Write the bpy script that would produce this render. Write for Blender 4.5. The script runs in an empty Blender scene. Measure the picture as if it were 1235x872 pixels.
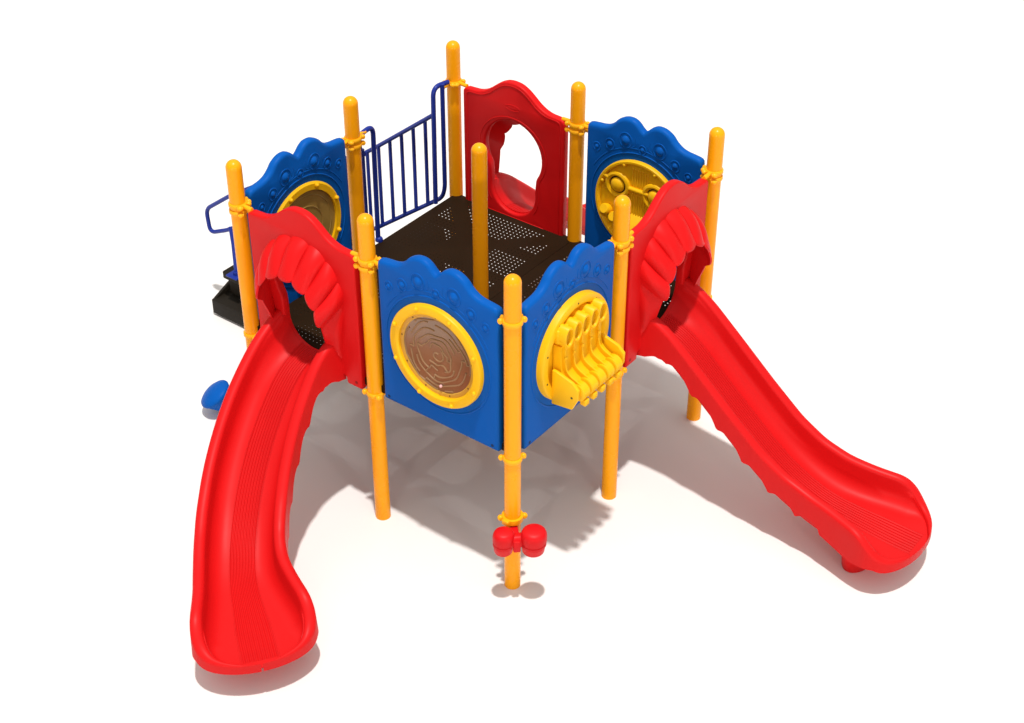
import bpy, bmesh, math, random
from mathutils import Matrix, Vector
random.seed(4)
PI = math.pi
sc = bpy.context.scene
COL = sc.collection
H = 2.155            # height of the posts
R_POST = 0.047
DECK = 1.02          # height of the deck

# ------------------------------------------------------------------ materials
def plastic(name, col, rough=0.40, spec=0.22, vary=0.03, bump=0.015, bscale=260.0, coat=0.0):
    m = bpy.data.materials.new(name); m.use_nodes = True
    nt = m.node_tree; b = nt.nodes['Principled BSDF']
    tc = nt.nodes.new('ShaderNodeTexCoord')
    n = nt.nodes.new('ShaderNodeTexNoise'); n.inputs['Scale'].default_value = 3.1; n.inputs['Detail'].default_value = 5
    nt.links.new(tc.outputs['Object'], n.inputs['Vector'])
    mr = nt.nodes.new('ShaderNodeMapRange'); mr.inputs['From Min'].default_value = .3; mr.inputs['From Max'].default_value = .7
    mr.inputs['To Min'].default_value = 1 - vary; mr.inputs['To Max'].default_value = 1 + vary
    nt.links.new(n.outputs['Fac'], mr.inputs['Value'])
    hs = nt.nodes.new('ShaderNodeHueSaturation'); hs.inputs['Color'].default_value = (*col, 1)
    nt.links.new(mr.outputs['Result'], hs.inputs['Value'])
    nt.links.new(hs.outputs['Color'], b.inputs['Base Color'])
    r2 = nt.nodes.new('ShaderNodeMapRange'); r2.inputs['From Min'].default_value = .3; r2.inputs['From Max'].default_value = .7
    r2.inputs['To Min'].default_value = rough - .05; r2.inputs['To Max'].default_value = rough + .07
    nt.links.new(n.outputs['Fac'], r2.inputs['Value']); nt.links.new(r2.outputs['Result'], b.inputs['Roughness'])
    b.inputs['Specular IOR Level'].default_value = spec
    if coat:
        b.inputs['Coat Weight'].default_value = coat; b.inputs['Coat Roughness'].default_value = .12
    if bump:
        n2 = nt.nodes.new('ShaderNodeTexNoise'); n2.inputs['Scale'].default_value = bscale; n2.inputs['Detail'].default_value = 2
        nt.links.new(tc.outputs['Object'], n2.inputs['Vector'])
        bp = nt.nodes.new('ShaderNodeBump'); bp.inputs['Strength'].default_value = bump * 4; bp.inputs['Distance'].default_value = .002
        nt.links.new(n2.outputs['Fac'], bp.inputs['Height']); nt.links.new(bp.outputs['Normal'], b.inputs['Normal'])
    return m

RED = plastic('red_plastic', (.63, .0068, .0078), .42, spec=.12)
BLUE = plastic('blue_plastic', (.0022, .091, .395), .42, spec=.06)
YEL = plastic('yellow_plastic', (.86, .47, .004), .40)
POST = plastic('post_yellow_paint', (.95, .365, .0035), .27, spec=.22, vary=.0, bump=0)
CLAMP = plastic('clamp_yellow_paint', (.92, .41, .006), .36)
RAIL = plastic('rail_blue_paint', (.012, .030, .25), .30)
DECKM = plastic('brown_vinyl', (.018, .0086, .0030), .6, spec=.07, vary=.15, bump=.06, bscale=420)
STEPM = plastic('dark_brown_vinyl', (.014, .010, .006), .6, spec=.15, vary=.15, bump=.06, bscale=420)
HOLE = plastic('bolt_hole_dark', (.05, .03, .01), .6)
REDBOLT = plastic('bolt_hole_red', (.25, .004, .004), .6)
BLUBOLT = plastic('bolt_hole_blue', (.001, .02, .08), .6)
DRUM = plastic('drum_red_plastic', (.62, .0062, .009), .42, spec=.15)
AMBER = plastic('amber_disc', (.225, .115, .052), .16, spec=.5, vary=.2, bump=0, coat=.5)
AMBER_IN = plastic('amber_disc_inner', (.30, .185, .042), .3, spec=.5, vary=.16, bump=0)
TAN = plastic('maze_tan', (.285, .155, .072), .45, vary=.1, bump=0)
FLANGE = plastic('disc_flange_tan', (.60, .32, .045), .25, vary=.1, bump=0)
PINK = plastic('ball_pink', (.75, .42, .40), .2, bump=0)

def add_grooves(m):
    """fine lengthwise grooves along the middle of the slide bed (UV: x = across / half width, y = metres along)"""
    nt = m.node_tree; b = nt.nodes['Principled BSDF']
    uv = nt.nodes.new('ShaderNodeUVMap'); uv.uv_map = 'UVMap'
    sx = nt.nodes.new('ShaderNodeSeparateXYZ'); nt.links.new(uv.outputs['UV'], sx.inputs[0])
    def mth(op, a, bb=None, c=None):
        n = nt.nodes.new('ShaderNodeMath'); n.operation = op
        for i, v in enumerate((a, bb, c)):
            if v is None: continue
            if isinstance(v, (int, float)): n.inputs[i].default_value = v
            else: nt.links.new(v, n.inputs[i])
        return n.outputs[0]
    u = sx.outputs['X']
    w = mth('SINE', mth('MULTIPLY', u, 2 * PI / .066))
    mask = mth('MULTIPLY', mth('LESS_THAN', mth('ABSOLUTE', u), .285), mth('LESS_THAN', sx.outputs['Y'], 1.85))
    edge = mth('MULTIPLY', mth('LESS_THAN', mth('ABSOLUTE', mth('SUBTRACT', mth('ABSOLUTE', u), .30)), .010), mth('LESS_THAN', sx.outputs['Y'], 1.86))
    h = mth('SUBTRACT', mth('MULTIPLY', mth('MULTIPLY', w, .5), mask), mth('MULTIPLY', edge, 1.3))
    bp = nt.nodes.new('ShaderNodeBump'); bp.inputs['Strength'].default_value = .9; bp.inputs['Distance'].default_value = .006
    nt.links.new(h, bp.inputs['Height'])
    old = b.inputs['Normal'].links[0].from_socket
    nt.links.new(old, bp.inputs['Normal'])
    nt.links.new(bp.outputs['Normal'], b.inputs['Normal'])
SLIDE = plastic('slide_red_plastic', (.61, .0066, .0075), .44, spec=.14)
add_grooves(SLIDE)

def deck_top():
    """vinyl coated sheet with four fans of punched holes; the holes are truly see-through"""
    m = plastic('punched_brown_vinyl', (.018, .0086, .0030), .6, spec=.07, vary=.15, bump=.06, bscale=420)
    nt = m.node_tree; b = nt.nodes['Principled BSDF']; out = nt.nodes['Material Output']
    tc = nt.nodes.new('ShaderNodeTexCoord'); sx = nt.nodes.new('ShaderNodeSeparateXYZ'); nt.links.new(tc.outputs['Object'], sx.inputs[0])
    def mth(op, a, bb=None):
        n = nt.nodes.new('ShaderNodeMath'); n.operation = op
        for i, v in enumerate((a, bb)):
            if v is None: continue
            if isinstance(v, (int, float)): n.inputs[i].default_value = v
            else: nt.links.new(v, n.inputs[i])
        return n.outputs[0]
    x, y = sx.outputs['X'], sx.outputs['Y']
    p = .030
    def cell(v, off): return mth('MULTIPLY', mth('SUBTRACT', mth('FRACT', mth('ADD', mth('DIVIDE', v, p), off + 100)), .5), p)
    def dot(off):
        a, c = cell(x, off), cell(y, off)
        d = mth('SQRT', mth('ADD', mth('MULTIPLY', a, a), mth('MULTIPLY', c, c)))
        return mth("LESS_THAN", d, .0035)
    dots = dot(0.0)
    ax, ay = mth('ABSOLUTE', x), mth('ABSOLUTE', y)
    big, small = mth('MAXIMUM', ax, ay), mth('MINIMUM', ax, ay)
    fan = mth('MULTIPLY', mth('GREATER_THAN', mth('SUBTRACT', big, small), .075), mth('MULTIPLY', mth('GREATER_THAN', big, .165), mth('LESS_THAN', big, .412)))
    hole = mth('MULTIPLY', dots, fan)
    tr = nt.nodes.new('ShaderNodeBsdfTransparent'); mx = nt.nodes.new('ShaderNodeMixShader')
    nt.links.new(hole, mx.inputs[0]); nt.links.new(b.outputs[0], mx.inputs[1]); nt.links.new(tr.outputs[0], mx.inputs[2])
    nt.links.new(mx.outputs[0], out.inputs['Surface'])
    return m
DECKTOP = deck_top()

# ------------------------------------------------------------------ mesh helpers
def link(name, me, m, parent=None, mtx=None, angle=40):
    if isinstance(me, bmesh.types.BMesh):
        bm = me; me = bpy.data.meshes.new(name)
        bmesh.ops.recalc_face_normals(bm, faces=bm.faces)
        bm.to_mesh(me); bm.free()
    me.materials.clear(); me.materials.append(m)
    me.polygons.foreach_set('use_smooth', [True] * len(me.polygons))
    me.set_sharp_from_angle(angle=math.radians(angle))
    o = bpy.data.objects.new(name, me); COL.objects.link(o)
    o.parent = parent
    if mtx is not None: o.matrix_local = mtx
    return o

def dup(src, parent, mtx=None):
    o = src.copy(); COL.objects.link(o); o.parent = parent
    if mtx is not None: o.matrix_local = mtx
    for ch in src.children: dup(ch, o)
    return o

def aim(a, b):
    a, b = Vector(a), Vector(b); d = b - a
    return Matrix.Translation((a + b) / 2) @ d.to_track_quat('Z', 'Y').to_matrix().to_4x4(), d.length

def cyl(bm, a, b, r, r2=None, seg=20):
    M, L = aim(a, b)
    bmesh.ops.create_cone(bm, cap_ends=True, segments=seg, radius1=r, radius2=r if r2 is None else r2, depth=L, matrix=M)

def ball(bm, c, r, sx=1, sy=1, sz=1, u=20, v=12):
    bmesh.ops.create_uvsphere(bm, u_segments=u, v_segments=v, radius=r, matrix=Matrix.Translation(c) @ Matrix.Diagonal((sx, sy, sz, 1)))

def box(bm, lo, hi, bev=0.0, seg=2):
    lo, hi = Vector(lo), Vector(hi)
    t = bmesh.new()
    bmesh.ops.create_cube(t, size=1, matrix=Matrix.Translation((lo + hi) / 2) @ Matrix.Diagonal((*(hi - lo), 1)))
    if bev: bmesh.ops.bevel(t, geom=t.edges[:] , offset=bev, segments=seg, affect='EDGES', profile=.5)
    merge(bm, t)

def merge(bm, t):
    me = bpy.data.meshes.new('tmp'); t.to_mesh(me); t.free(); bm.from_mesh(me); bpy.data.meshes.remove(me)

def prism(bm, pts, vec, bev=0.0, seg=2):
    """extrude a planar outline (3d points) along vec"""
    t = bmesh.new(); vec = Vector(vec)
    vs = [t.verts.new(p) for p in pts]; f = t.faces.new(vs)
    r = bmesh.ops.extrude_face_region(t, geom=[f])
    for v in r['geom']:
        if isinstance(v, bmesh.types.BMVert): v.co += vec
    bmesh.ops.recalc_face_normals(t, faces=t.faces)
    if bev: bmesh.ops.bevel(t, geom=t.edges[:], offset=bev, segments=seg, affect='EDGES', profile=.5)
    merge(bm, t)

def lathe(bm, prof, M=Matrix(), seg=40):
    """prof: (r, z) list; closed on the axis where r = 0"""
    rings = []
    for r, z in prof:
        if r < 1e-6: rings.append([bm.verts.new(M @ Vector((0, 0, z)))])
        else: rings.append([bm.verts.new(M @ Vector((r * math.cos(2*PI*i/seg), r * math.sin(2*PI*i/seg), z))) for i in range(seg)])
    for a, b in zip(rings, rings[1:]):
        for i in range(seg):
            j = (i + 1) % seg
            if len(a) == 1 and len(b) == 1: continue
            if len(a) == 1: bm.faces.new((a[0], b[j], b[i]))
            elif len(b) == 1: bm.faces.new((a[i], a[j], b[0]))
            else: bm.faces.new((a[i], a[j], b[j], b[i]))

def smooth_path(pts, rad=.05, n=6):
    """round the corners of a polyline"""
    P = [Vector(p) for p in pts]; out = [P[0]]
    for a, b, c in zip(P, P[1:], P[2:]):
        r = min(rad, (b-a).length*.49, (c-b).length*.49)
        p0 = b + (a-b).normalized()*r; p1 = b + (c-b).normalized()*r
        for i in range(n+1):
            t = i/n; out.append(p0*(1-t)**2 + b*2*t*(1-t) + p1*t*t)
    out.append(P[-1]); return out

def tube(bm, pts, r, seg=14, closed=False):
    P = [Vector(p) for p in pts]; n = len(P)
    rings = []; up = None
    for i in range(n):
        if closed: d = (P[(i+1) % n] - P[i-1]).normalized()
        else: d = (P[min(i+1, n-1)] - P[max(i-1, 0)]).normalized()
        if up is None:
            up = Vector((0, 0, 1)) if abs(d.z) < .9 else Vector((1, 0, 0))
        s = d.cross(up).normalized(); up = s.cross(d).normalized()
        rings.append([bm.verts.new(P[i] + (s*math.cos(2*PI*k/seg) + up*math.sin(2*PI*k/seg))*r) for k in range(seg)])
    pairs = list(zip(rings, rings[1:])) + ([(rings[-1], rings[0])] if closed else [])
    for a, b in pairs:
        for k in range(seg):
            bm.faces.new((a[k], a[(k+1) % seg], b[(k+1) % seg], b[k]))
    if not closed:
        bm.faces.new(rings[0][::-1]); bm.faces.new(rings[-1])

def interp(t, s):
    if s <= t[0][0]: return t[0][1]
    for (a, va), (b, vb) in zip(t, t[1:]):
        if s <= b:
            return va + (vb-va)*(s-a)/(b-a)
    return t[-1][1]

def smooth_table(t, n=200, w=.06):
    lo, hi = t[0][0], t[-1][0]
    out = []
    for i in range(n+1):
        s = lo + (hi-lo)*i/n
        ww = min(w, s-lo, hi-s)
        k = [interp(t, s + ww*q/4) for q in range(-4, 5)]
        out.append((s, sum(k)/9))
    return out

def catmull(pts, n=8, closed=False):
    out = []; m = len(pts)
    rng = range(m) if closed else range(m-1)
    for i in rng:
        g = (lambda k: pts[k % m]) if closed else (lambda k: pts[max(0, min(m-1, k))])
        p0, p1, p2, p3 = g(i-1), g(i), g(i+1), g(i+2)
        for j in range(n):
            t = j/n
            out.append(tuple(.5*((2*b) + (-a+c)*t + (2*a-5*b+4*c-d)*t*t + (-a+3*b-3*c+d)*t**3) for a, b, c, d in zip(p0, p1, p2, p3)))
    if not closed: out.append(tuple(pts[-1]))
    return out

def plate(outline, holes, thick, bev, name='plate'):
    """flat moulded plate in local x (across), z (up), y (through) with rounded edges; outline/holes are (x, z) lists"""
    cu = bpy.data.curves.new(name, 'CURVE'); cu.dimensions = '2D'; cu.fill_mode = 'BOTH'
    cu.extrude = thick/2 - bev; cu.bevel_depth = bev; cu.bevel_resolution = 3; cu.offset = -bev
    for pts in [outline] + holes:
        s = cu.splines.new('POLY'); s.points.add(len(pts)-1); s.use_cyclic_u = True
        for p, q in zip(s.points, pts): p.co = (q[0], q[1], 0, 1)
    o = bpy.data.objects.new('tmp', cu); COL.objects.link(o)
    dg = bpy.context.evaluated_depsgraph_get()
    me = bpy.data.meshes.new_from_object(o.evaluated_get(dg))
    bpy.data.objects.remove(o); bpy.data.curves.remove(cu)
    me.transform(Matrix.Rotation(PI/2, 4, 'X'))
    bm = bmesh.new(); bm.from_mesh(me); bpy.data.meshes.remove(me)
    bmesh.ops.remove_doubles(bm, verts=bm.verts, dist=1e-5)
    return bm

# ------------------------------------------------------------------ the setting
bm = bmesh.new()
bmesh.ops.create_grid(bm, x_segments=1, y_segments=1, size=400)
gm = plastic('white_ground', (.80, .765, .735), .9, spec=.0, vary=.008, bump=0)
g = link('ground', bm, gm); g['kind'] = 'structure'

# ------------------------------------------------------------------ the thing
root = bpy.data.objects.new('playground_structure', None); COL.objects.link(root)
root['label'] = 'red, blue and yellow playground climber with brown deck and three red slides'
root['category'] = 'playground structure'

GRID = [(0, 0), (1, 0), (2, 0), (0, 1), (0, 2), (1, 1), (2, 1), (1, 2), (2, 2)]

# posts -------------------------------------------------------------
def post_mesh():
    bm = bmesh.new()
    lathe(bm, [(0, 0), (R_POST, 0), (R_POST, H-.060)], seg=40); return bm
def cap_mesh():
    bm = bmesh.new(); r = R_POST
    prof = [(r, H-.060), (r, H-r)] + [(r*math.cos(a), H - r + r*math.sin(a)) for a in [PI/2*i/10 for i in range(1, 10)]] + [(0, H)]
    lathe(bm, prof, seg=40); return bm
post0 = link('post', post_mesh(), POST, root)
link('cap', cap_mesh(), POST, post0)
def band(bm, z, r=.0555, h=.030):
    lathe(bm, [(R_POST, z-h/2), (r-.004, z-h/2), (r, z-h/2+.006), (r, z+h/2-.006), (r-.004, z+h/2), (R_POST, z+h/2)], seg=36)
def clamp_mesh(dirs, stacked=True, z=0, arms=True):
    """cast clamp ring with bolt lobes; dirs: angles (deg) at which it grips a panel"""
    bm = bmesh.new()
    levels = [(0, dirs)] if not stacked else [(0, dirs), (-.043, dirs[:1])]
    for dz, _ in levels: band(bm, z+dz)
    for dz, dd in levels:
        for d in dirs:
            for e in (-33, 33):
                a = math.radians(d+e); n = Vector((math.cos(a), math.sin(a), 0)); t = Vector((-n.y, n.x, 0))
                c = n*.064 + Vector((0, 0, z+dz))
                ball(bm, c, .017, 1, 1, .95, 14, 9)
                cyl(bm, c - t*.016, c + t*.016, .0105, seg=10)
    if arms:
        for d in dirs:
            a = math.radians(d); n = Vector((math.cos(a), math.sin(a), 0))
            cyl(bm, n*.045 + Vector((0, 0, z)), n*.115 + Vector((0, 0, z-.002)), .0135, seg=14)
    return bm
POSTS = {}
for i, (x, y) in enumerate(GRID):
    p = post0 if i == 0 else dup(post0, root)
    p.matrix_local = Matrix.Translation((x, y, 0)) @ Matrix.Rotation(random.uniform(0, 6), 4, 'Z')
    POSTS[(x, y)] = p
def wdirs(x, y):
    d = []
    if (x, y) == (1, 1): return d
    for k, (dx, dy) in enumerate([(1, 0), (0, 1), (-1, 0), (0, -1)]):
        q = (x+dx, y+dy)
        if 0 <= q[0] <= 2 and 0 <= q[1] <= 2 and not ((q[0] == 1 and q[1] == 1)):
            d.append(90*k)
    return d
for (x, y), p in POSTS.items():
    p.matrix_local = Matrix.Translation((x, y, 0))
    dd = wdirs(x, y)
    if dd:
        link('clamp', clamp_mesh(dd, stacked=(x, y) not in ((0, 0), (2, 2))), CLAMP, p, Matrix.Translation((0, 0, 1.868)))
    lower = [a for a in dd] if dd else [0, 90, 180, 270]
    link('clamp', clamp_mesh(lower, stacked=False, arms=False), CLAMP, p, Matrix.Translation((0, 0, .955)))

# decks ------------------------------------------------------------
def deck_mesh():
    bm = bmesh.new(); a = .4988
    c = .07                                            # corners cut back round the posts
    out = [(-a+c, -a), (a-c, -a), (a, -a+c), (a, a-c), (a-c, a), (-a+c, a), (-a, a-c), (-a, -a+c)]
    # the sheet reaches the posts, so keep square corners that the posts pierce
    out = [(-a, -a), (a, -a), (a, a), (-a, a)]
    v = [bm.verts.new((x, y, 0)) for x, y in out]; bm.faces.new(v)
    return bm
def deck_rim_mesh():
    bm = bmesh.new(); a = .4985; t = .006; h = .046
    for s in (-1, 1):
        box(bm, (-a, s*a - (t if s > 0 else 0), -h), (a, s*a + (0 if s > 0 else t), -.0008))
        box(bm, (s*a - (t if s > 0 else 0), -a + t + .0005, -h), (s*a + (0 if s > 0 else t), a - t - .0005, -.0008))
    for k in (-.17, .17):
        box(bm, (k-.02, -a+.0075, -.046), (k+.02, a-.0075, -.0045))
    return bm
deck0 = link('deck', deck_mesh(), DECKTOP, root, Matrix.Translation((.5, .5, DECK)))
link('deck_frame', deck_rim_mesh(), DECKM, deck0)
for x, y in ((1.5, .5), (.5, 1.5), (1.5, 1.5)):
    dup(deck0, root, Matrix.Translation((x, y, DECK)))

# panel frames --------------------------------------------------------
CEN = .492
def place(ang, c):
    M = Matrix.Rotation(math.radians(ang), 4, 'Z'); M.translation = c; return M
M_FR = place(0, (CEN, 0, 0)); M_FL = place(-90, (0, CEN, 0))
M_SR = place(0, (1+CEN, 0, 0)); M_SL = place(-90, (0, 1+CEN, 0))
M_BL = place(180, (CEN, 2, 0)); M_SB = place(90, (2, 1+CEN, 0)); M_BR = place(90, (2, CEN, 0))

# blue panels -----------------------------------------------------------
HALF = [(0, 1.972), (.018, 1.985), (.05, 2.015), (.085, 2.032), (.125, 2.033), (.16, 2.022), (.195, 2.0), (.225, 1.968), (.26, 1.943), (.30, 1.93), (.345, 1.925), (.385, 1.920)]
def blue_outline():
    right = catmull([(u, z) for u, z in HALF], 5)
    corner = [(.405, 1.914), (.416, 1.900), (.418, 1.88)]
    pts = right + corner + [(.418, .985), (.410, .970)]
    return pts + [(-u, z) for u, z in reversed(pts) if u > 1e-6]
def ring_tube(bm, c, r, mr, y, squash=1.0, a0=0, a1=360, n=48):
    pts = []
    for i in range(n + (0 if a1-a0 >= 360 else 1)):
        a = math.radians(a0 + (a1-a0)*i/n); pts.append((c[0] + r*math.cos(a), y, c[1] + r*squash*math.sin(a)))
    tube(bm, pts, mr, 8, closed=(a1-a0 >= 360))
RC = (0, 1.455); RR = .322
BUB = [(-.335, 1.778, .026), (-.238, 1.823, .034), (-.124, 1.886, .046), (0, 1.856, .027), (.124, 1.886, .046), (.238, 1.823, .034), (.335, 1.778, .026)]
def blue_panel(name, M, hole=False):
    circ = [(.285*math.cos(2*PI*i/72), RC[1] + .285*math.sin(2*PI*i/72)) for i in range(72)]
    bm = plate(blue_outline(), [circ] if hole else [], .060, .023)
    for s in (-1, 1):
        ring_tube(bm, RC, .366, .0055, s*.0290, n=72)
        ring_tube(bm, RC, .398, .0035, s*.0290, a0=28, a1=152, n=40)
        for e in (-1, 1):   # short creases that fall from the notch between the bumps
            tube(bm, [(e*x, s*.0288, z) for x, z in catmull([(.055, 1.925), (.05, 1.90), (.052, 1.87), (.09, 1.845)], 5)], .003, 8)
    o = link(name, bm, BLUE, root, M, 50)
    for u, z, r in BUB:
        bm = bmesh.new()
        ball(bm, (0, 0, 0), r*.80, 1, (.030 + r*.38)/(r*.80), 1.12, 28, 14)
        for s in (-1, 1):
            ring_tube(bm, (0, 0), r, .0042, s*.0292, 1.12, n=32)
        link('bubble', bm, BLUE, o, Matrix.Translation((u, 0, z)))
    for s in (-1, 1):
        bm = bmesh.new(); cyl(bm, (s*.375, -.0306, 1.005), (s*.375, .0306, 1.005), .010, seg=14)
        link('bolt', bm, BLUBOLT, o)
    return o

# round inserts -------------------------------------------------------------
def Y(v): return Matrix.Rotation(PI/2, 4, 'X')       # lathe axis z -> -y
AX = Matrix.Translation((0, 0, RC[1])) @ Matrix.Rotation(PI/2, 4, 'X')
def ring_insert(o, front, back, r_in):
    bm = bmesh.new()
    ro = RR
    prof = [(r_in, -back), (ro-.012, -back), (ro, -back+.012), (ro, front-.012), (ro-.004, front-.004), (ro-.012, front), (r_in+.010, front), (r_in, front-.010), (r_in, -back)]
    lathe(bm, prof, AX, 96)
    return link('ring', bm, YEL, o, None, 35)
def bolts(o, front, rr, n=8, off=22.5, name='bolt'):
    for i in range(n):
        a = math.radians(off + 360*i/n)
        bm = bmesh.new()
        for f in (front, ):
            ball(bm, (0, -f, 0), .0135, 1, 1.0, 1, 16, 10)
            cyl(bm, (0, -f+.014, 0), (0, -f-.004, 0), .0145, seg=16)
        link(name, bm, YEL, o, Matrix.Translation((rr*math.cos(a), 0, RC[1] + rr*math.sin(a))))
def maze_walls():
    """concentric maze: broken arcs joined by short spokes, a spiral in the middle"""
    rnd = random.Random(11); W = []; wob = lambda r, a: r + .007*math.sin(3*a + 40*r) + .004*math.sin(7*a)
    for k, r in enumerate((.068, .101, .134, .167, .200, .232)):
        gaps = sorted(rnd.uniform(0, 2*PI) for _ in range(3 + k//2))
        for g, h in zip(gaps, gaps[1:] + [gaps[0] + 2*PI]):
            g2, h2 = g + .026/r, h - .026/r
            if h2 - g2 < .25: continue
            n = max(3, int((h2-g2)/.12))
            W.append([(wob(r, g2 + (h2-g2)*i/n)*math.cos(g2 + (h2-g2)*i/n), RC[1] + wob(r, g2 + (h2-g2)*i/n)*math.sin(g2 + (h2-g2)*i/n)) for i in range(n+1)])
            if k < 5 and rnd.random() < .85:
                a = g2 if rnd.random() < .5 else h2
                W.append([(wob(r, a)*math.cos(a), RC[1] + wob(r, a)*math.sin(a)), (wob(r+.033, a)*math.cos(a), RC[1] + wob(r+.033, a)*math.sin(a))])
    W.append([((.012 + .0058*t)*math.cos(1 + t), RC[1] + (.012 + .0058*t)*math.sin(1 + t)) for t in [i*.35 for i in range(19)]])
    return W
MAZE = maze_walls()
def maze_insert(o, front=.062):
    ring_insert(o, front, front*.72, .262)
    bolts(o, front, .300)
    bm = bmesh.new(); lathe(bm, [(0, front-.030), (.268, front-.030), (.268, front-.048), (0, front-.048)], AX, 72)
    link('maze_disc', bm, AMBER, o)
    bm = bmesh.new(); lathe(bm, [(.236, front-.0296), (.240, front-.024), (.2615, front-.024), (.2615, front-.0296), (.236, front-.0296)], AX, 72)
    fl = link('disc_flange', bm, FLANGE, o)
    bm = bmesh.new(); lathe(bm, [(0, -.0235), (.262, -.0235), (.262, -.015), (0, -.015)], AX, 72)
    link('back_disc', bm, AMBER_IN, o)
    for k in range(9):
        bm = bmesh.new(); a = math.radians(10 + 40*k)
        cyl(bm, (.250*math.cos(a), -(front-.026), RC[1]+.250*math.sin(a)), (.250*math.cos(a), -(front-.0225), RC[1]+.250*math.sin(a)), .0045, seg=10)
        link('screw', bm, HOLE, o)
    bm = bmesh.new()
    for w in MAZE:
        q = [(p[0], -(front-.0295), p[1]) for p in w]
        q = [v for v in q if math.hypot(v[0], v[2]-RC[1]) < .236]
        if len(q) > 1: tube(bm, q, .0048, 8)
    link('maze_wall', bm, TAN, o)
    bm = bmesh.new(); ball(bm, (.0246, -(front-.022), 1.262), .0095)
    link('ball', bm, PINK, o)

maze = blue_panel('maze_panel', M_FL, True); maze_insert(maze)
maze['label'] = 'blue front panel with round amber maze window in a yellow ring'
bub = blue_panel('window_panel', M_BL, True)
# the panel at the rear: its round window is seen from the inside
def window_insert(o):
    ring_insert(o, .050, .046, .272)
    for i in range(8):
        a = math.radians(22.5 + 45*i); bm = bmesh.new()
        ball(bm, (0, .052, 0), .0135, 1, 1, 1, 16, 10); cyl(bm, (0, .040, 0), (0, .056, 0), .0145, seg=16)
        link('bolt', bm, YEL, o, Matrix.Translation((.300*math.cos(a), 0, RC[1] + .300*math.sin(a))))
    bm = bmesh.new(); lathe(bm, [(0, -.030), (.278, -.030), (.278, -.018), (0, -.018)], AX, 72)
    for r in (.08, .16, .235): ring_tube(bm, RC, r, .0035, .0302, n=64)
    link('window_disc', bm, AMBER_IN, o)
window_insert(bub)
bub['label'] = 'blue rear panel with a plain round brown window in a yellow ring'

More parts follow.
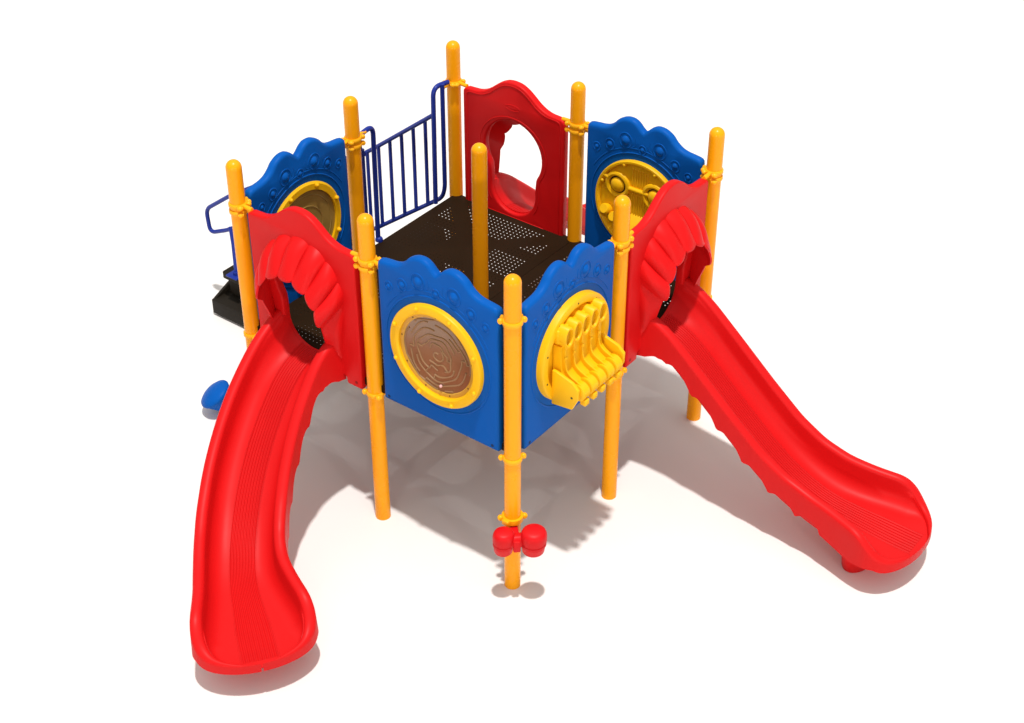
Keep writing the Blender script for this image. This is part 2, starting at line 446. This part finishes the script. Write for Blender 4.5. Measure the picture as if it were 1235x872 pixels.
# roller panel -----------------------------------------------------------------
rol = blue_panel('roller_panel', M_FR)
rol['label'] = 'blue front panel with yellow levers and a row of rollers'
def roller_insert(o):
    bm = bmesh.new(); f = .074; ro = RR
    prof = [(0, -.050), (ro-.012, -.050), (ro, -.038), (ro, f-.012), (ro-.004, f-.004), (ro-.012, f), (.275, f), (.262, f-.010), (.255, .046), (0, .046)]
    lathe(bm, prof, AX, 96); link('round_base', bm, YEL, o, None, 35)
    for k in range(10):
        a = math.radians(18 + 36*k); bm = bmesh.new()
        cyl(bm, (.292*math.cos(a), -f+.002, RC[1]+.292*math.sin(a)), (.292*math.cos(a), -f-.001, RC[1]+.292*math.sin(a)), .006, seg=12)
        link('screw', bm, HOLE, o)
    n = 5; sp = .079; xs = [(i-2)*sp for i in range(n)]
    zc = 1.632; fy = -.135
    bm = bmesh.new()                                   # head: five sound tubes fused side by side
    for x in xs:
        M = Matrix.Translation((x, 0, zc)) @ Matrix.Rotation(PI/2, 4, 'X')
        t = bmesh.new()
        lathe(t, [(0, .04), (.0425, .04), (.0425, .128), (.040, .134), (.034, .134), (.031, .128), (.031, .112), (0, .112)], Matrix(), 28)
        for v in t.verts:
            v.co.y *= 1.55
        t.transform(M); merge(bm, t)
    box(bm, (xs[0]-.045, -.092, zc-.045), (xs[-1]+.045, -.041, zc+.045), .012)
    link('head', bm, YEL, o)
    for x in xs:                                       # plain faces inside the tubes, yellow darkened for perforations and recess shade
        bm = bmesh.new()
        lathe(bm, [(0, 0), (.0295, 0), (.0295, .001), (0, .001)], Matrix.Translation((x, -.1122, zc)) @ Matrix.Diagonal((1, 1, 1.55, 1)) @ Matrix.Rotation(PI/2, 4, 'X'), 28)
        link('sound_hole', bm, plastic_cache['shaded_yellow'], o)
    prof = catmull([(-.100, 1.575), (-.100, 1.47), (-.106, 1.41), (-.128, 1.375), (-.165, 1.352), (-.205, 1.338)], 5)
    bm = bmesh.new()                                   # chute surface behind the fins
    poly = [(y, z) for y, z in prof] + [(-.205, 1.25), (-.05, 1.22), (-.05, 1.575)]
    prism(bm, [(xs[0]-.036, y, z) for y, z in poly], (xs[-1]-xs[0]+.072, 0, 0))
    link('ramp', bm, YEL, o, None, 50)
    for i in range(n):
        x = xs[i] - .012
        pf = [(-.118, 1.575)] + catmull([(-.118, 1.48), (-.128, 1.42), (-.155, 1.392), (-.195, 1.375), (-.226, 1.362)], 5) + [(-.232, 1.34), (-.205, 1.30), (-.06, 1.30), (-.06, 1.575)]
        bm = bmesh.new(); prism(bm, [(x-.0045, y, z) for y, z in pf], (.009, 0, 0), .002, 1)
        link('fin', bm, YEL, o, None, 30)
    for x in xs:
        bm = bmesh.new()
        ball(bm, (x-.012, -.118, 1.500), .011, 1, .8, 1)
        link('lever_bolt', bm, YEL, o)
    for s in (-1, 1):                                  # end plates
        bm = bmesh.new()
        pl = [(-.07, 1.435), (-.10, 1.432), (-.205, 1.402), (-.245, 1.365), (-.243, 1.30), (-.205, 1.222), (-.07, 1.205)]
        x = s*(.2205); prism(bm, [(x-.011, y, z) for y, z in pl], (.022, 0, 0), .006, 2)
        e = link('end_plate', bm, YEL, o, None, 40)
        bm = bmesh.new(); cyl(bm, (x-.0125, -.205, 1.305), (x+.0125, -.205, 1.305), .007, seg=12)
        link('screw', bm, HOLE, o)
    for x in xs:
        bm = bmesh.new()
        lathe(bm, [(0, -.031), (.045, -.031), (.051, -.026), (.051, .026), (.045, .031), (0, .031)], Matrix.Translation((x, -.208, 1.312)) @ Matrix.Rotation(PI/2, 4, 'Y'), 32)
        box(bm, (x-.021, -.262, 1.236), (x+.021, -.222, 1.276), .008)
        link('roller', bm, YEL, o)
plastic_cache = {'shaded_yellow': plastic('sound_hole_shade_yellow', (.62, .31, .003), .5)}  # darker than the tubes: the shade of their recess is put into the colour
roller_insert(rol)

# gadget panel at the far right corner, seen from the inside ----------------------
gad = blue_panel('face_panel', M_BR)
gad['label'] = 'blue rear panel with yellow disc of two ball eyes, bar and knobs'
def gadget_insert(o):
    # works on the inner side: local +y
    bm = bmesh.new(); ro = RR
    prof = [(0, .045), (ro-.012, .045), (ro, .033), (ro, -.050), (ro-.006, -.058), (ro-.018, -.058), (ro-.026, -.050), (ro-.030, -.036), (0, -.036)]
    lathe(bm, prof, AX, 96); link('round_base', bm, YEL, o, None, 35)
    y0 = .036
    for s in (-1, 1):
        cx, cz = s*.138 + .022, 1.568
        bm = bmesh.new()
        ring_tube(bm, (cx, cz), .076, .018, y0+.004, n=40)
        link('eye_ring', bm, YEL, o)
        bm = bmesh.new(); lathe(bm, [(0, 0), (.064, 0), (.064, .003), (0, .003)], Matrix.Translation((cx, y0+.0005, cz)) @ Matrix.Rotation(-PI/2, 4, 'X'), 32)
        link('eye_socket', bm, HOLE, o)
        bm = bmesh.new(); ball(bm, (cx, y0+.006, cz), .048, 1, .62, 1, 28, 16)
        ring_tube(bm, (cx, cz), .0478, .0022, y0+.010, n=32)
        link('eye_ball', bm, YEL, o)
    bm = bmesh.new(); tube(bm, [(-.072, y0+.008, 1.572), (.072, y0+.008, 1.572)], .015, 14)
    link('bar', bm, YEL, o)
    bm = bmesh.new(); tube(bm, [(.225, y0+.006, 1.60), (.272, y0+.006, 1.615)], .017, 14)
    link('peg', bm, YEL, o)
    for k in range(7):
        x = -.055 + k*.0183
        for z0, z1 in ((1.34, 1.54), (1.60, 1.715)):
            bm = bmesh.new(); box(bm, (x-.0045, y0-.004, z0), (x+.0045, y0+.005, z1), .002, 1)
            link('rib', bm, YEL, o, None, 30)
    for x, z in ((.225, 1.372), (.158, 1.336), (-.225, 1.372), (-.158, 1.336)):
        bm = bmesh.new()
        lathe(bm, [(0, 0), (.034, 0), (.036, .006), (.034, .070), (.028, .078), (0, .078)], Matrix.Translation((x, y0-.01, z-.012)) @ Matrix.Rotation(math.radians(-62), 4, 'X'), 28)
        link('knob', bm, YEL, o)
    bm = bmesh.new()
    prism(bm, [(-.075, y0-.004, 1.40), (-.075, y0+.085, 1.285), (-.075, y0-.004, 1.26)], (.15, 0, 0), .006)
    link('wedge', bm, YEL, o, None, 40)
    for k in range(8):
        a = math.radians(22.5+45*k)
        bm = bmesh.new(); ball(bm, (.294*math.cos(a), .050, RC[1]+.294*math.sin(a)), .013, 1, .9, 1, 14, 9)
        link('rivet', bm, YEL, o)
    # thin inset seams like bamboo segments on the disc
    for a in (12, 28, 160, 172, 200, 215, 325, 345):
        r = math.radians(a); c, s = math.cos(r), math.sin(r)
        bm = bmesh.new(); tube(bm, [(.205*c, y0, RC[1]+.205*s), (.288*c, y0, RC[1]+.288*s)], .0035, 6)
        link('seam', bm, YEL, o)
gadget_insert(gad)

# slides ---------------------------------------------------------------------------
SH = [(0, 2.012), (.05, 2.006), (.10, 1.985), (.15, 1.950), (.195, 1.914), (.24, 1.888), (.29, 1.872), (.34, 1.868), (.38, 1.866)]
KEY_R, KEY_Z = .232, 1.505
def keyhole():
    pts = []
    a0 = math.radians(-32)
    for i in range(33):
        a = a0 + (PI - 2*a0)*i/32
        pts.append((KEY_R*math.cos(a), KEY_Z + KEY_R*math.sin(a)))
    left = [(-.188, 1.36), (-.183, 1.31), (-.182, 1.26)] + [(-.182*math.cos(PI/2*i/8), 1.226 - .180*math.sin(PI/2*i/8)) for i in range(9)]
    return pts + left + [(-x, z) for x, z in reversed(left) if x < 0]
def slide_outline():
    right = catmull(SH, 4) + [(.400, 1.858), (.410, 1.845), (.411, 1.82)]
    pts = right + [(.411, .955), (.405, .945), (.30, .945), (.292, .955), (.288, .985), (.275, .995)]
    return pts + [(-u, z) for u, z in reversed(pts) if u > 1e-6]
def hood_mesh():
    """fluted awning that slopes down and out round the slide mouth"""
    bm = bmesh.new(); T = .012; nt = 14; per = 18
    ZB = 1.085
    def path(t, off):
        """arch at depth t (0 wall .. 1 front edge): straight foot, half circle, straight foot"""
        cz = 1.525 - .118*t; r = .302 - .056*t - off; rb = .262 - .054*t - off
        return cz, r, rb
    def point(f, t, off):
        cz, r, rb = path(t, off)
        fs = .12                                        # share of each foot
        if fs <= f <= 1 - fs:
            a = -0 + PI*(f - fs)/(1 - 2*fs); x, z = r*math.cos(a), cz + r*math.sin(a); side = 0
        else:
            k = (fs - f)/fs if f < fs else (f - 1 + fs)/fs
            sg = 1 if f < fs else -1
            x = sg*(r + (rb - r)*k); z = cz + (ZB - cz)*k; side = k
        return x, z, side
    NP = 9; na = NP*per
    outer, inner = [], []
    for i in range(na+1):
        f = i/na; b = abs(math.sin(PI*f*NP))**.6
        ro, ri = [], []
        for j in range(nt+1):
            t = j/nt; tt = min(1.0, t*(1 + .10*b*t))
            x, z, side = point(f, t + .10*b*t*t, 0)
            d = .020 + (.150 - .118*side**.6)*(t + .10*b*t*t)
            bulge = .032*b*math.sin(PI*min(1, .12 + .86*t))*(1 - .3*side)
            cz = 1.525 - .118*t
            v = Vector((x, 0, z - (cz if side == 0 else z))); n = v.normalized() if v.length else Vector((1, 0, 0))
            ro.append(bm.verts.new((x + n.x*bulge, -d - bulge*.55, z + n.z*bulge)))
            x2, z2, _ = point(f, t + .10*b*t*t, T)
            ri.append(bm.verts.new((x2, -d + .002, z2)))
        outer.append(ro); inner.append(ri)
    for i in range(na):
        for j in range(nt):
            bm.faces.new((outer[i][j], outer[i][j+1], outer[i+1][j+1], outer[i+1][j]))
            bm.faces.new((inner[i][j], inner[i+1][j], inner[i+1][j+1], inner[i][j+1]))
        bm.faces.new((outer[i][nt], inner[i][nt], inner[i+1][nt], outer[i+1][nt]))
        bm.faces.new((outer[i][0], outer[i+1][0], inner[i+1][0], inner[i][0]))
    for i in (0, na):
        for j in range(nt): bm.faces.new((outer[i][j], outer[i][j+1], inner[i][j+1], inner[i][j]))
    return bm

RIM = smooth_table([(0, 1.262), (.06, 1.252), (.13, 1.222), (.236, 1.155), (.433, .992), (.69, .775), (.91, .602), (1.08, .510), (1.26, .458), (1.45, .432), (1.6, .415), (1.66, .380), (1.70, .335), (1.75, .286), (1.8, .264), (1.9, .252)], w=.04)
BED = smooth_table([(0, 1.056), (.10, 1.046), (.236, .975), (.433, .805), (.69, .590), (.91, .420), (1.08, .327), (1.26, .266), (1.45, .246), (1.7, .232), (1.9, .228)], w=.07)
HW = smooth_table([(0, .262), (.1, .255), (1.15, .256), (1.3, .266), (1.45, .292), (1.6, .332), (1.68, .345), (1.9, .345)], w=.08)
HEMD = [(0, .31), (.06, .285), (.13, .225), (.2, .206), (.3, .204), (1.5, .204), (1.62, .17), (1.74, .09), (1.9, .058)]
LEN = 1.9; S_END = 1.66
def slide_path(curved):
    def f(s):
        if not curved: return Vector((0, -s, 0)), Vector((0, -1, 0))
        R, th0 = 1.31, .945; s0 = .142
        if s < s0: return Vector((0, -s, 0)), Vector((0, -1, 0))
        th = min((s-s0)/R, th0)
        p = Vector((R*(1-math.cos(th)), -s0 - R*math.sin(th), 0)); d = Vector((math.sin(th), -math.cos(th), 0))
        rest = s - s0 - R*th0
        if rest > 0: p = p + d*rest*1.0
        return p, d
    return f
def slide_mesh(curved):
    bm = bmesh.new(); uvl = bm.loops.layers.uv.new('UVMap')
    f = slide_path(curved); L = LEN*(.992 if curved else .978)
    k = L/LEN
    ss = [S_END*i/110 for i in range(110)]
    ss += [S_END + (LEN-S_END)*math.sin(PI/2*i/22) for i in range(23)]
    rows = []; uvs = []
    for s in ss:
        hw = interp(HW, s)
        e = 0
        if s > S_END:
            e = min(1, (s-S_END)/(LEN-S_END)); hw *= max(.02, math.sqrt(max(0, 1-e**2.1)))
        rim, bed = interp(RIM, s), interp(BED, s)
        depth = max(rim-bed, .004)
        rw = min(.068, hw*.35)                 # width of the rolled rim
        fil = min(.095 + .085*max(0, 1 - s/.34), hw*.72, depth*.86)
        ui = hw - rw
        sc_ = min(1, max(0, (s-.16)/.05), max(0, (1.5-s)/.08))
        hem = rim - interp(HEMD, s) + .058*sc_*abs(math.sin(PI*(s-.01)/.195))**.8
        under = bed - .009
        if s > 1.35: hem = min(hem, bed - .012 - .03*min(1, (s-1.35)/.2)*max(0, 1-max(0, s-1.6)/.2))
        sec = []
        for q in range(17):                       # flat bed
            u = (ui-fil)*q/16; sec.append((u, bed + .006*(u/max(ui, .01))**2))
        b0 = sec[-1][1]
        dome = rw/2
        wall_top = max(b0 + .002, rim - dome*.8)
        for q in range(1, 8):                      # fillet then wall
            t = q/7; sec.append((ui - fil + fil*math.sin(t*PI/2)*.93, b0 + (fil*min(1, (wall_top-b0)/fil))*(1-math.cos(t*PI/2))))
        zf = sec[-1][1]
        for q in range(1, 4): sec.append((ui - fil*.07*(1-q/3), zf + (wall_top-zf)*q/3))
        for q in range(1, 12):                      # rolled rim
            a = PI - PI*q/11; sec.append((ui + rw/2 + rw/2*math.cos(a), wall_top + (rim-wall_top)*math.sin(a)))
        for q in range(1, 6):                       # outer skirt
            sec.append((hw + .006*q/5, wall_top + (hem-wall_top)*q/5))
        sec.append((hw - min(.012, hw*.1), hem)); sec.append((hw - min(.02, hw*.2), under)); sec.append((0, under))
        n = len(sec)
        full = sec[:] + [(-u, z) for u, z in reversed(sec[1:-1])]
        p, d = f(s*k); nrm = Vector((d.y, -d.x, 0)) * -1
        rows.append([bm.verts.new(p + nrm*u + Vector((0, 0, z))) for u, z in full])
        uvs.append([(u/max(interp(HW, s), .05), s) for u, z in full])
    for a, b_, ua, ub in zip(rows, rows[1:], uvs, uvs[1:]):
        m = len(a)
        for i in range(m):
            j = (i+1) % m
            fc = bm.faces.new((a[i], a[j], b_[j], b_[i]))
            for lp, uv in zip(fc.loops, (ua[i], ua[j], ub[j], ub[i])): lp[uvl].uv = uv
    bm.faces.new(rows[0][::-1]); bm.faces.new(rows[-1])
    return bm
def foot_mesh(curved):
    bm = bmesh.new(); f = slide_path(curved); p, d = f(1.51)
    nrm = Vector((-d.y, d.x, 0)); M = Matrix(((nrm.x, d.x, 0, p.x), (nrm.y, d.y, 0, p.y), (0, 0, 1, 0), (0, 0, 0, 1)))
    lathe(bm, [(0, 0), (.190, 0), (.198, .008), (.214, .10), (.235, .213), (0, .213)], M @ Matrix.Diagonal((1.12, .50, 1, 1)), 40)
    return bm
def make_slide(M, curved, label):
    o = link('slide', slide_mesh(curved), SLIDE, root, M @ Matrix.Translation((0, -.004, 0)), 60)
    o['label'] = label
    P = Matrix.Translation((0, .004, 0))
    bm = plate(slide_outline(), [keyhole()], .054, .013)
    pts = [(x*.925, .0262, (z-1.45)*.955+1.452) for x, z in slide_outline()]     # raised border on the inner face
    tube(bm, pts, .0045, 8, closed=True)
    K = keyhole(); n = 33 + (len(K)-33)//2 + 1
    ring = K[n:] + K[:n]; ring = ring[:]
    pts = [(x*1.17, .0262, (z-1.40)*1.07+1.402) for x, z in ring if z > 1.12]
    tube(bm, pts, .004, 8, closed=False)
    ball(bm, (0, .0265, 1.835), .012, 4.0, .22, 1.25, 24, 10)
    ring_tube(bm, (0, 1.835), .056, .0028, .0268, .34, n=36)
    pn = link('entrance_panel', bm, RED, o, P, 50)
    hd = link('hood', hood_mesh(), RED, o, P, 38)
    link('exit_foot', foot_mesh(curved), RED, o)
    for q in ((.37, .985), (-.37, .985)):
        bm = bmesh.new(); cyl(bm, (q[0], -.0285, q[1]), (q[0], .0285, q[1]), .010, seg=14)
        link('bolt', bm, REDBOLT, o, P)
    return o
make_slide(M_SL, True, 'curved red slide coming down at the front left')
make_slide(M_SR, False, 'straight red slide running down to the right')
make_slide(M_SB, False, 'red slide behind the deck, seen through its arched entrance')

# stairs with handrails ----------------------------------------------------------
stairs = bpy.data.objects.new('stairs', None); COL.objects.link(stairs); stairs.parent = root
stairs['label'] = 'dark brown steps leading up to the deck at the back'
for x in (1.06, 1.86):
    bm = bmesh.new()
    prism(bm, [(x-.012, 2.01, .74), (x-.012, 2.01, .46), (x-.012, 2.42, .22), (x-.012, 3.36, .15), (x-.012, 3.36, .345), (x-.012, 2.44, .345), (x-.012, 2.42, .50), (x-.012, 2.22, .50), (x-.012, 2.20, .74)], (.024, 0, 0))
    link('stringer', bm, STEPM, stairs, None, 30)
for z, y0, y1 in ((.77, 2.03, 2.205), (.52, 2.21, 2.42), (.36, 2.424, 3.37)):
    bm = bmesh.new(); box(bm, (1.0, y0, z-.06), (1.90, y1, z), .008)
    link('tread', bm, STEPM, stairs, None, 30)
bm = bmesh.new()
prism(bm, [(.92, 3.43, .02), (.92, 3.43, .135), (.92, 2.86, .135), (.92, 2.86, .02)], (.96, 0, 0), .004)
link('tread', bm, STEPM, stairs, None, 30)
bm = bmesh.new(); prism(bm, [(.925, 3.431, .13), (1.13, 3.431, .215), (1.88, 3.431, .215), (1.88, 3.431, .13)], (0, -.02, 0), .002)
link('riser', bm, STEPM, stairs, None, 30)
RB = .0155
def zr(y, z0): return z0 - .755*(y-2.02)
# far handrail
bm = bmesh.new()
tube(bm, smooth_path([(1.80, 2.02, 1.693), (1.86, 2.6, 1.24), (1.86, 3.30, zr(3.30, 1.69)), (1.86, 3.42, .50), (1.86, 3.40, .30), (1.86, 3.2, .195), (1.86, 2.62, .585), (1.87, 2.02, 1.035), (1.87, 1.992, 1.12), (1.87, 1.992, 1.90)], .05), RB)
far = link('handrail', bm, RAIL, root)
far['label'] = 'blue stair railing with upright bars along the far side'
for k in range(10):
    y = 2.137 + .1085*k; x = 1.855
    zt = interp([(2.02, 1.693), (2.6, 1.24), (3.3, .72)], y); zb = interp([(2.02, 1.035), (2.62, .585), (3.2, .195)], y)
    bm = bmesh.new(); tube(bm, [(x, y, zb), (x, y, zt)], .0135, 12); link('baluster', bm, RAIL, far)
# near handrail
bm = bmesh.new()
tube(bm, smooth_path([(1.12, 2.02, 1.70), (1.11, 2.6, 1.40), (1.10, 3.30, .962), (1.10, 3.575, .755), (1.10, 3.56, .565), (1.10, 3.37, .655), (1.10, 2.75, 1.06)], .06), RB)
tube(bm, [(1.02, 3.24, .36), (1.05, 3.27, .60), (1.095, 3.33, .70)], .017)
near = link('handrail', bm, RAIL, root)
near['label'] = 'blue stair railing ending in a rounded loop on the near side'
bm = bmesh.new(); box(bm, (.965, 3.19, .361), (1.075, 3.30, .374), .006); cyl(bm, (1.02, 3.24, .37), (1.02, 3.24, .40), .026)
link('rail_foot', bm, RAIL, near)
for k in range(5):
    y = 2.15 + .12*k; zt = interp([(2.02, 1.70), (2.6, 1.40), (3.3, .962)], y)
    bm = bmesh.new(); tube(bm, [(1.12, y, zr(y, 1.06)), (1.12, y, zt)], .0115, 12); link('baluster', bm, RAIL, near)
bm = bmesh.new(); tube(bm, [(1.12, 2.03, 1.05), (1.12, 2.65, zr(2.65, 1.06))], RB); link('lower_bar', bm, RAIL, near)
for x in (1.088, 1.122):
    bm = bmesh.new(); tube(bm, [(x, 2.03 + (x-1.088)*.4, 1.03), (x, 2.03 + (x-1.088)*.4, 1.86 - (x-1.088)*4)], .017); link('upright', bm, RAIL, near)
# entry hand loops
for side, zz in ((1, 1.885), (-1, 1.862)):
    xp = 1.5 + .44*side; xl = 1.5 + (.30 if side > 0 else -.298)*side*side if side > 0 else 1.202
    bm = bmesh.new()
    tube(bm, smooth_path([(xp, 2.0, zz), (xl, 2.012, zz+.012), (xl, 2.02, DECK+.005)], .085, 8), .0165)
    loop = link('hand_loop', bm, RAIL, root)
    bm = bmesh.new(); ball(bm, (0, 0, .012), .026, 1, 1, .85); cyl(bm, (0, 0, .001), (0, 0, .012), .026)
    if side < 0: link('loop_foot', bm, RAIL, loop, Matrix.Translation((xl, 2.012, DECK)))
    else: bm.free()

# drums on the front post ------------------------------------------------------------
bm = bmesh.new()
lathe(bm, [(.046, -.016), (.062, -.016), (.062, .016), (.046, .016), (.046, -.016)], Matrix.Translation((0, 0, .525)), 32)
for d in (135, -45):
    a = math.radians(d); n = Vector((math.cos(a), math.sin(a), 0)); t = Vector((-n.y, n.x, 0)); c = n*.068 + Vector((0, 0, .525))
    ball(bm, c, .019, 1, 1, 1, 14, 9); cyl(bm, c-t*.017, c+t*.017, .011, seg=10)
box(bm, (-.075, -.022, .508), (-.045, .022, .542), .005)
dr_clamp = bm
vdir = Vector((-.70, -.71, 0)).normalized(); sdir = Vector((.71, -.70, 0)).normalized()
base = vdir*.128 + Vector((0, 0, .452))
bm = bmesh.new()
Q = Matrix.Translation(base) @ Matrix(((sdir.x, -vdir.x, 0, 0), (sdir.y, -vdir.y, 0, 0), (0, 0, 1, 0), (0, 0, 0, 1)))
t = bmesh.new(); box(t, (-.075, -.034, -.035), (.075, .034, .050), .030, 4); box(t, (-.020, -.048, -.045), (.022, -.02, .035), .008, 2)
box(t, (-.022, .015, -.01), (.022, .085, .045), .006)
t.transform(Q); merge(bm, t)
drums = link('drum_pair', bm, DRUM, root, None, 40)
drums['label'] = 'pair of small red bongo drums on the lower front post'
link('clamp', dr_clamp, CLAMP, drums)
for s, r, hh in ((-1, .062, .180), (1, .074, .188)):
    bm = bmesh.new()
    prof = [(0, -hh*.52), (r*.62, -hh*.52), (r*.84, -hh*.42), (r*.93, -hh*.12), (r*.93, -.026), (r*.975, -.024), (r*.975, -.006), (r*.93, -.004), (r*.93, .006), (r*1.0, .010), (r*1.0, hh*.22), (r*.975, hh*.31), (r*.91, hh*.385), (r*.78, hh*.44), (r*.5, hh*.468), (0, hh*.478)]
    lathe(bm, prof, Matrix.Rotation(math.radians(8), 4, 'X') @ Matrix.Diagonal((1.02, .95, 1, 1)), 36)
    Qd = Q.copy(); c = Q @ Vector((s*.084 + .016, -.012*s, .004*s)); Qd.translation = c
    link('drum', bm, DRUM, drums, Qd, 40)

# pod standing behind the curved slide ---------------------------------------
tt = bpy.data.objects.new('play_pod', None); COL.objects.link(tt); tt.location = (.19, 2.505, 0)
tt['label'] = 'blue rounded plastic pod low on the ground behind the curved red slide'
tt['category'] = 'play pod'
bm = bmesh.new()
tube(bm, smooth_path([(.0, 0, 0), (0, 0, .03), (-.02, .02, .06)], .05), .030, 18)
link('stem', bm, BLUE, tt)
bm = bmesh.new()
ax = Vector((-.40, .40, .82)).normalized()
HM = Matrix.Translation((-.005, .005, .015)) @ ax.to_track_quat('Z', 'Y').to_matrix().to_4x4()
lathe(bm, [(0, 0), (.045, 0), (.062, .05), (.098, .125), (.112, .148), (.116, .160), (.112, .171), (.088, .186), (.045, .198), (0, .202)], HM, 40)
link('cup', bm, BLUE, tt, None, 60)

# ------------------------------------------------------------------ camera
cam = bpy.data.cameras.new('camera'); co = bpy.data.objects.new('camera', cam); COL.objects.link(co)
Rm = Matrix(((0.6092677530230858, 0.4648250858226174, -0.6424410048527387), (-0.7929479352366595, 0.35188966802730237, -0.4974004760146026), (-0.005135867026941643, 0.8124723386833741, 0.5829771194002816)))
M = Rm.to_4x4(); M.translation = (-5.457707254799498, -4.121228494312033, 6.575698026690862)
co.matrix_world = M
cam.sensor_fit = 'HORIZONTAL'; cam.sensor_width = 36
cam.lens = 1931.2567/1235*36
cam.shift_x = (617.5-599.3566)/1235; cam.shift_y = -(436-425.5748)/1235
cam.clip_end = 2000; cam.clip_start = .1
sc.camera = co

# ------------------------------------------------------------------ light: white studio, one high key lamp
w = bpy.data.worlds.new('World'); sc.world = w; w.use_nodes = True
nt = w.node_tree; bg = nt.nodes['Background']; bg.inputs['Strength'].default_value = 1.0
tc = nt.nodes.new('ShaderNodeTexCoord'); sx = nt.nodes.new('ShaderNodeSeparateXYZ'); nt.links.new(tc.outputs['Generated'], sx.inputs[0])
rp = nt.nodes.new('ShaderNodeValToRGB'); nt.links.new(sx.outputs['Z'], rp.inputs[0])
rp.color_ramp.elements[0].position = 0.0; rp.color_ramp.elements[0].color = (.16, .155, .15, 1)
rp.color_ramp.elements[1].position = .8; rp.color_ramp.elements[1].color = (.86, .84, .82, 1)
nt.links.new(rp.outputs['Color'], bg.inputs['Color'])
def lamp(name, direction, dist, irr, rad, col):
    l = bpy.data.lights.new(name, 'POINT'); o = bpy.data.objects.new(name, l); COL.objects.link(o)
    d = Vector(direction).normalized(); o.location = Vector((.6, .6, .8)) + d*dist
    l.energy = irr*4*PI*dist*dist*PI/PI; l.shadow_soft_size = rad; l.color = col
    return o
lamp('key_lamp', (-.13, -.125, 1), 45, 3.05, .78, (1, .99, .975))
lamp('fill_lamp', (-.90, -.36, .14), 24, .38, .5, (1, .97, .93))
lamp('fill_lamp', (-.36, -.90, .14), 24, .38, .5, (1, .97, .93))

sc.render.engine = 'CYCLES'
sc.cycles.max_bounces = 10; sc.cycles.diffuse_bounces = 6; sc.cycles.transparent_max_bounces = 12
sc.cycles.use_denoising = True
sc.cycles.sample_clamp_indirect = 6
sc.view_settings.view_transform = 'Standard'; sc.view_settings.look = 'None'
sc.view_settings.exposure = 0; sc.view_settings.gamma = 1
